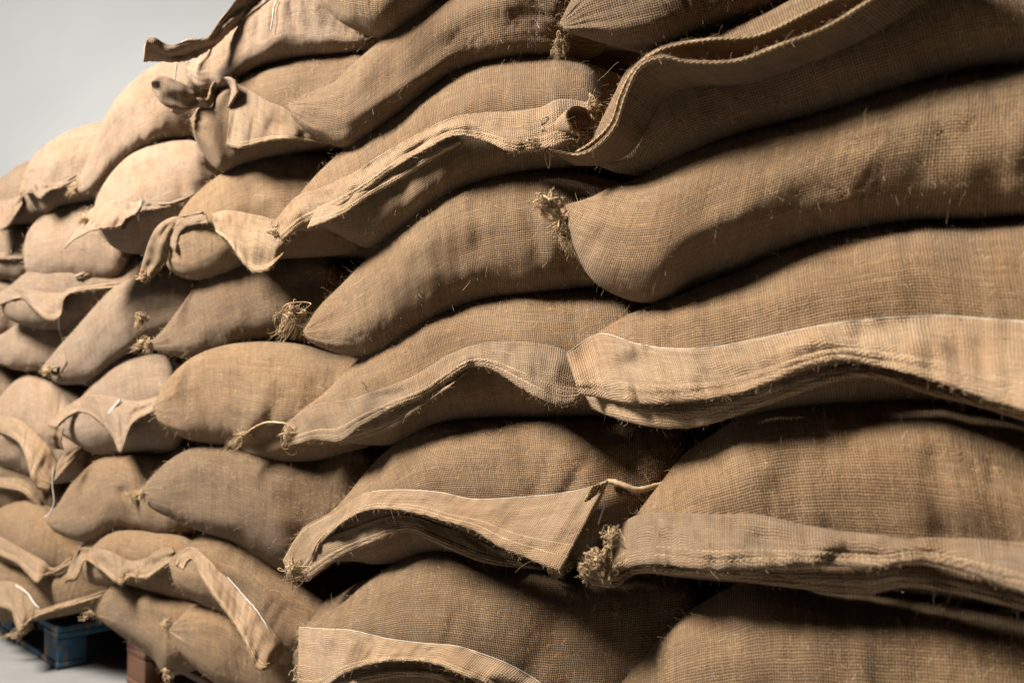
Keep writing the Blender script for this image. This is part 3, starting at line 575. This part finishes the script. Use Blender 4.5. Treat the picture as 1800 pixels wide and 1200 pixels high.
# A9, A10, A11
flange('A9', [(38,318),(60,312),(90,322),(115,316),(142,302)], [(33,350),(55,338),(70,348),(88,334),(112,328),(142,310)], lift=1.2, wave=2.2, off=.012, fray=4, mat=G2)
flange('A10', [(-20,352),(15,352),(40,342)], [(-20,412),(10,400),(38,362)], lift=.8, wave=1.5, off=.012, fray=4, mat=G2)
flange('A11', [(160,368),(180,358),(205,350),(232,356),(255,352)], [(112,438),(135,418),(175,402),(210,398),(222,384),(238,378)], lift=.9, wave=2.0, off=.012, fray=5, mat=G2)
flange('A11', [(200,352),(235,358),(258,350),(300,354),(345,336),(372,316)], [(216,405),(226,392),(250,372),(300,362),(345,344),(374,324)], lift=1.1, wave=2.0, off=.012, fray=4, mat=G2)
flange('A14', [(130,486),(160,468),(190,452),(232,436)], [(142,490),(160,482),(212,468),(240,450)], lift=1.2, wave=1.6, off=.01, mat=G2)
flange('A14', [(-6,518),(38,508),(80,514),(112,514),(125,506),(160,502),(215,496)], [(-6,538),(36,524),(62,546),(84,562),(106,556),(122,516),(215,503)], lift=.8, wave=1.2, off=.012, hem=.2, fray=3, mat=G2)
# A13 small
flange('A13', [(-20,440),(20,446),(40,450)], [(-20,452),(20,456),(42,456)], lift=1, mat=G2)
# A18
flange('A18', [(356,372),(330,378),(300,384),(278,398),(264,422),(254,452),(246,484)], [(360,386),(338,392),(322,394),(306,408),(298,430),(292,460),(262,494)], lift=.25, off=.018, thick=.004, wave=1.2, fray=3)
flange('A18', [(362,378),(340,384),(318,390),(302,406),(300,432)], [(366,392),(345,394),(326,400),(314,416),(312,446)], lift=1.2, off=.026, thick=.004, wave=.8)
flange('A18', [(374,376),(400,370),(440,376),(480,386),(500,400)], [(380,408),(402,426),(438,474),(470,476),(498,448)], lift=.35, off=.016, wave=1.2, hem=.12, fray=6)
# A15 gathered corner
flange('A15', [(110,612),(92,630),(76,646)], [(118,636),(104,660),(96,672)], lift=.4, off=.008, mat=G2)
# A22
U22 = [(996,622),(1040,592),(1068,588),(1120,605),(1180,613),(1240,612),(1300,603),(1380,586),(1450,572),(1550,560),(1650,556),(1720,560),(1800,566),(1900,574)]
flange('A22', [(1010,660),(1060,662),(1150,672),(1240,668),(1330,650),(1420,625),(1500,620),(1640,650),(1740,680),(1900,730)], [(1040,716),(1080,733),(1140,748),(1200,751),(1260,741),(1330,716),(1400,692),(1470,668),(1540,662),(1640,692),(1740,718),(1900,770)], lift=.55, off=.006, hem=.45, fray=2, thick=.004, wave=.5)
flange('A22', U22, [(1018,692),(1060,700),(1100,708),(1150,710),(1220,704),(1300,692),(1360,670),(1420,646),(1480,632),(1540,642),(1640,667),(1740,702),(1900,750)], lift=.8, off=.012, push=.012, hem=.32, fray=2, thick=.004, thread=.00045, dents=[(1108,640,16,.014),(1105,612,12,-.008),(1250,655,14,.008),(1500,600,22,.009),(1620,590,20,-.008),(1700,620,25,.010)])
# A23
flange('A23', [(560,740),(640,724),(720,690),(790,655),(830,645)], [(600,782),(640,770),(690,752),(730,722),(790,680)], lift=.35, off=.002, hem=.4, wave=.4)
flange('A23', [(498,752),(528,726),(562,710),(620,700),(680,680),(730,660),(790,624),(840,605),(900,600),(960,606),(1005,622),(1030,650)], [(508,784),(560,774),(600,776),(640,746),(700,716),(750,697),(790,668),(830,644),(870,652),(920,684),(970,710),(1000,712),(1030,700)], lift=.75, off=.008, push=.008, hem=.35, fray=3)
# A25
flange('A25', [(80,748),(110,722),(140,700),(170,694),(205,698),(240,705),(282,696)], [(84,776),(110,742),(145,724),(172,738),(198,768),(212,796),(224,766),(236,742),(282,716)], lift=.8, off=.012, hem=.25, fray=4, wave=1.3, mat=G2)
flange('A25', [(82,745),(80,765),(88,788)], [(112,752),(108,775),(112,790)], lift=.2, off=.010, mat=G2)
# A26, A38, A37
flange('A26', [(-20,732),(0,731),(35,737),(62,760),(85,785),(102,815)], [(-20,758),(0,760),(30,775),(45,802),(60,850),(86,862)], lift=.6, off=.012, hem=.3, wave=1.2, fray=2)
flange('A26', [(100,815),(112,800),(130,788),(146,778)], [(92,850),(108,830),(130,806),(150,790)], lift=.6, off=.006, wave=1.2)
flange('A38', [(-20,836),(0,838),(40,842),(62,864),(76,890),(88,912)], [(-20,852),(0,856),(38,864),(58,884),(68,905),(80,920)], lift=.7, off=.012, hem=.4)
flange('A37', [(-20,932),(0,942),(40,965),(75,984),(95,998),(125,978)], [(-20,965),(0,976),(30,990),(52,1012),(66,1024),(82,1012),(125,990)], lift=.7, off=.010, hem=.3, fray=2)
# A29
flange('A29', [(520,970),(600,935),(700,905),(780,925),(880,965),(975,1000)], [(540,1022),(600,978),(660,952),(720,934),(770,955),(850,987),(930,998),(985,1006)], lift=.45, off=.003, hem=.35, wave=.4)
flange('A29', [(498,985),(530,936),(590,900),(640,868),(700,861),(770,865),(830,877),(900,875),(980,868),(1040,856),(1068,844)], [(514,1026),(548,1000),(562,960),(600,921),(650,896),(720,899),(780,916),(830,931),(880,961),(940,986),(985,1003)], lift=.75, off=.010, push=.008, hem=.3, fray=3, thread=.00045, dents=[(930,920,30,.014),(860,895,16,-.008),(700,885,12,.008),(980,890,18,-.010),(560,950,12,.008)])
flange('A29', [(1068,846),(1048,890),(1012,950),(988,1002)], [(1040,854),(1018,896),(984,946),(956,990)], lift=.2, off=.034, hem=.9, m=12)
cord('A29', [(1068,846),(1085,848),(1120,860),(1160,852),(1200,848)], r=.004, off=.012, mat=M_fibre, name='seam_end')
# A30
flange('A30', [(1020,985),(1080,990),(1160,985),(1300,990),(1450,985),(1600,975),(1700,990),(1900,1050)], [(1040,1027),(1082,1030),(1120,1007),(1200,1010),(1300,1020),(1400,1032),(1520,1042),(1600,1030),(1700,1046),(1800,1071),(1900,1105)], lift=.5, off=.005, hem=.5, wave=.5)
flange('A30', [(1034,972),(1052,948),(1085,928),(1122,906),(1180,901),(1260,905),(1330,905),(1420,925),(1530,940),(1650,946),(1800,951),(1900,957)], [(1026,1002),(1042,1024),(1070,1016),(1096,1000),(1150,991),(1250,1001),(1350,997),(1450,992),(1550,995),(1610,984),(1680,996),(1750,1021),(1900,1075)], lift=.85, off=.012, push=.012, hem=.35, fray=2, thick=.004, dents=[(1240,938,20,.009),(1150,925,16,-.008),(1340,950,16,.006),(1450,965,14,-.008),(1640,975,18,.005)])
# A31
flange('A31', [(560,1160),(640,1160),(740,1165),(850,1190),(950,1230)], [(545,1230),(620,1205),(700,1188),(770,1192),(850,1225),(950,1270)], lift=.5, off=.004, hem=.4, wave=.5)
flange('A31', [(526,1102),(570,1105),(620,1108),(680,1122),(740,1130),(800,1135),(850,1150),(900,1170),(950,1200),(1000,1240)], [(524,1215),(560,1216),(600,1187),(650,1167),(700,1161),(760,1165),(810,1185),(860,1206),(900,1232),(960,1270)], lift=.7, off=.010, hem=.2, fray=3, thread=.00045, dents=[(590,1145,22,.014),(680,1145,14,-.008),(740,1150,12,.010),(850,1175,12,.010)])
# A33
flange('A33', [(308,992),(318,970),(338,962),(362,978),(385,1003),(404,1020),(432,1052),(462,1086),(490,1122),(498,1142)], [(322,1000),(332,984),(342,984),(352,1010),(372,1042),(400,1080),(424,1116),(440,1150),(456,1178),(486,1166)], lift=.6, off=.012, hem=.2, fray=4)
cord('A33', [(400,1014),(430,1048),(458,1082),(484,1128)], r=.0010, off=.026)
cord('A33', [(486,1132),(470,1146),(452,1152),(444,1162)], r=.0012, off=.030)
# A34
flange('A34', [(120,1000),(132,975),(146,962),(190,967),(228,985),(258,980),(280,966),(304,962)], [(114,1024),(136,1016),(150,986),(178,1002),(212,1028),(228,1014),(258,1016),(282,1000),(312,980)], lift=.9, off=.012, wave=1.8, hem=.2, fray=4)
# A39
flange('A39', [(-20,1018),(30,1024),(52,1044),(70,1070),(92,1064),(150,1048),(192,1034)], [(-20,1062),(18,1072),(26,1092),(36,1112),(62,1084),(150,1056),(192,1042)], lift=.7, off=.012, hem=.2, fray=4)

# ------------------------------------------------------------------ threads, knots and tufts
cord('A11', [(250,350),(247,362),(243,378),(244,388)], r=.0026, off=.03)
cord('A14', [(111,520),(106,545),(103,572),(108,590),(113,604)], r=.0016, off=.03)
cord('A13', [(21,402),(22,425),(19,444)], r=.0022, off=.02, fixed=None)
cord('A26', [(94,818),(92,850),(95,880),(88,900),(78,908)], r=.0016, off=.03, fixed=3.15)
cord('A25', [(212,702),(202,714),(192,726)], r=.003, off=.035, name='white_ribbon')
cord('A37', [(84,1000),(96,1008),(110,1008)], r=.0011, off=.02)
cord('A39', [(28,1028),(48,1042),(62,1062),(70,1070),(62,1086)], r=.0020, off=.03)
cord('A6', [(488,0),(482,12),(480,30),(476,52)], r=.0016, off=.012)
cord('A6', [(311,112),(309,126),(308,142)], r=.0014, off=.012)
cord('A29', [(1065,880),(1058,900),(1052,920)], r=.0012, off=.02)
cord('A1', [(1190,125),(1165,140),(1140,158),(1118,182),(1102,208)], r=.0006, off=.004)
cord('A23', [(635,670),(642,678),(644,686)], r=.0006, off=.006, mat=plain('dark_fibre', (.03, .02, .015)), name='dark_hair')
roll('A5', 1008, 216, 38, (.5, -.1), .045, lift=.045, toward=.75, squash=.85)
roll('A15', 100, 650, 14, (.5, .2), .03, lift=.02, mat=G2)
roll('A38', 75, 850, 13, (.2, .6), .03, lift=.02)
knot('A20', 520, 548, 14, (-22, 40), 12, .0019, lift=.022)
knot('A21', 965, 360, 18, (-20, 5), 7, .0021, lift=.018)
knot('A21', 985, 402, 15, (16, 32), 8, .0020, lift=.018)
knot('A21', 976, 380, 8, (10, 5), 4, .0018, lift=.02)
knot('A2', 985, 78, 9, (-8, 26), 9, .0016, lift=.015)
knot('A5', 492, 405, 15, (-8, 10), 5, .0022, lift=.03)
knot('A18', 470, 464, 20, (10, 8), 6, .0022, lift=.035)
knot('A5', 965, 245, 22, (-20, 12), 8, .0020, lift=.05)
knot('A5', 1040, 190, 14, (10, -5), 6, .0016, lift=.03)
knot('A23', 516, 760, 17, (-8, 12), 8, .0020, lift=.03)
knot('A23', 1002, 690, 18, (5, 15), 8, .0016, lift=.04)
knot('A24', 430, 765, 10, (-22, 20), 10, .0016, lift=.02)
cord('A24', [(425,770),(445,752),(470,742),(500,744),(525,752)], r=.0020, off=.006, mat=M_fibre, name='jute_tie')
knot('A29', 520, 1002, 16, (-8, 14), 9, .0018, lift=.04)
knot('A29', 985, 995, 16, (-8, 20), 8, .0016, lift=.05)
knot('A30', 1054, 984, 17, (5, 10), 5, .0019, lift=.022, loops=8)
knot('A30', 1032, 1002, 13, (-5, 10), 6, .0016, lift=.03, loops=5)
knot('A30', 1066, 1012, 12, (8, 4), 4, .0016, lift=.03, loops=4)
knot('A30', 1078, 945, 14, (5, -12), 6, .0018, lift=.03)
knot('A31', 532, 1185, 14, (-2, 18), 8, .0018, lift=.05)
knot('A33', 468, 1150, 18, (-10, 22), 12, .0018, lift=.03)
knot('A34', 248, 1010, 9, (4, 10), 6, .0018, lift=.05)
knot('A35', 296, 1180, 9, (2, 12), 7, .0018, lift=.012)
knot('A35', 293, 1095, 8, (2, 4), 5, .0018, lift=.012)
knot('A27', 238, 872, 9, (-18, -10), 8, .0016, lift=.012)
knot('A28', 248, 868, 6, (4, 16), 5, .0016, lift=.012)
knot('A24', 262, 606, 6, (-12, 14), 6, .0020, lift=.012)
knot('A19', 250, 560, 9, (-6, 20), 6, .0020, lift=.02)
knot('A19', 252, 602, 9, (-14, 12), 8, .0020, lift=.02)
knot('A8', 132, 332, 6, (-8, 12), 6, .0024, lift=.015)
knot('A11', 150, 385, 7, (-12, 8), 6, .0024, lift=.03)
knot('A15', 84, 652, 8, (-10, 4), 6, .0024, lift=.02)
knot('A18', 252, 486, 8, (0, 6), 4, .0022, lift=.03)
knot('A18', 250, 476, 2, (-3, 2), 2, .0016, lift=.04, mat=M_red, name='red_yarn')
knot('A39', 45, 1100, 10, (-28, 22), 9, .0022, lift=.02)
knot('A36', 160, 1078, 4, (-14, 2), 5, .0020, lift=.02)

# ------------------------------------------------------------------ pallets under the pile
def board(name, o, ax, ay, size, mat, parent):
    """box from corner o along ax, ay (unit vectors on the floor) and up"""
    lx, ly, lz = size; o = np.array(o, float); ax = np.array([*ax, 0.]); ay = np.array([*ay, 0.]); z = np.array([0, 0, 1.])
    c = [o + ax * lx * i + ay * ly * j + z * lz * k for k in (0, 1) for j in (0, 1) for i in (0, 1)]
    f = [[0, 2, 3, 1], [4, 5, 7, 6], [0, 1, 5, 4], [2, 6, 7, 3], [0, 4, 6, 2], [1, 3, 7, 5]]
    ob = link(name, c, f, mat, parent, smooth=False)
    b = ob.modifiers.new('bevel', 'BEVEL'); b.width = .004; b.segments = 2
    return ob
def paint(name, c1, c2, c3, thr=.58):
    m, t, b = nt(name); g = G(t); tc = g.n('ShaderNodeTexCoord')
    mp = g.n('ShaderNodeMapping'); mp.inputs['Scale'].default_value = (12, 12, 5); g.l(tc.outputs['Object'], mp.inputs[0])
    n1 = g.n('ShaderNodeTexNoise'); n1.inputs['Scale'].default_value = 1.3; n1.inputs['Detail'].default_value = 7; n1.inputs['Roughness'].default_value = .7; g.l(mp.outputs[0], n1.inputs['Vector'])
    r1 = g.n('ShaderNodeMapRange'); r1.inputs[1].default_value = thr; r1.inputs[2].default_value = thr + .05; g.l(n1.outputs['Fac'], r1.inputs[0])
    n2 = g.n('ShaderNodeTexNoise'); n2.inputs['Scale'].default_value = 9; n2.inputs['Detail'].default_value = 5; g.l(tc.outputs['Object'], n2.inputs['Vector'])
    c = g.mix(n2.outputs['Fac'], c1, c2); c = g.mix(r1.outputs[0], c, c3)
    g.l(c, b.inputs['Base Color']); b.inputs['Roughness'].default_value = .7
    bp = g.n('ShaderNodeBump'); bp.inputs['Strength'].default_value = .5; bp.inputs['Distance'].default_value = .002; g.l(n1.outputs['Fac'], bp.inputs['Height']); g.l(bp.outputs[0], b.inputs['Normal'])
    return m
M_blue = paint('blue_paint', (.010, .045, .08), (.016, .065, .11), (.16, .09, .045), .55)
M_wood = paint('brown_wood', (.07, .028, .012), (.10, .042, .018), (.07, .03, .015))
def floor_pt(px, py):
    v = ray(px, py); return np.array([0, 0, CAMZ]) + v * (-CAMZ / v[2])
def pallet(name, corner, ax, ay, mat, label, w, l, chamfer=0):
    e = bpy.data.objects.new(name, None); col.objects.link(e); tag(e, label, 'pallet')
    c = np.array(corner); c[2] = 0.003
    A = np.array([*ax, 0.]); B = np.array([*ay, 0.])
    for i in range(3):      # bottom runners along B
        board('runner', c + A * (i * (w - .1) / 2), ax, ay, (.10, l, .022), mat, e)
        for j in range(3):
            p = c + A * (i * (w - .1) / 2 + .002) + B * (j * (l - .145) / 2) + np.array([0, 0, .0225])
            board('block', p, ax, ay, (.096, .145, .078), mat, e)
    for j in range(3): board('stringer_board', c + B * (j * (l - .145) / 2) + np.array([0, 0, .101]), ax, ay, (w, .145, .02), mat, e)
    for i in range(7): board('deck_board', c + A * (i * (w - .12) / 6) + np.array([0, 0, .1215]), ax, ay, (.12, l, .022), mat, e)
    return e
d_in = np.array([0.74, 0.67]); d_al = np.array([-0.67, 0.74])
c1 = floor_pt(100, 1178)
pallet('blue_pallet', c1, (0.74, 0.67), (-0.67, 0.74), M_blue, 'worn blue painted wooden pallet under the far end of the pile', .8, 1.2)
c2 = c1 + np.array([0.67, -0.74, 0]) * 0.30 + np.array([.74, .67, 0]) * .12 - np.array([-.67, .74, 0]) * 1.2
pallet('wooden_pallet', c2, (0.74, 0.67), (-0.67, 0.74), M_wood, 'reddish brown wooden pallet under the nearer part of the pile', 1.0, 1.2)
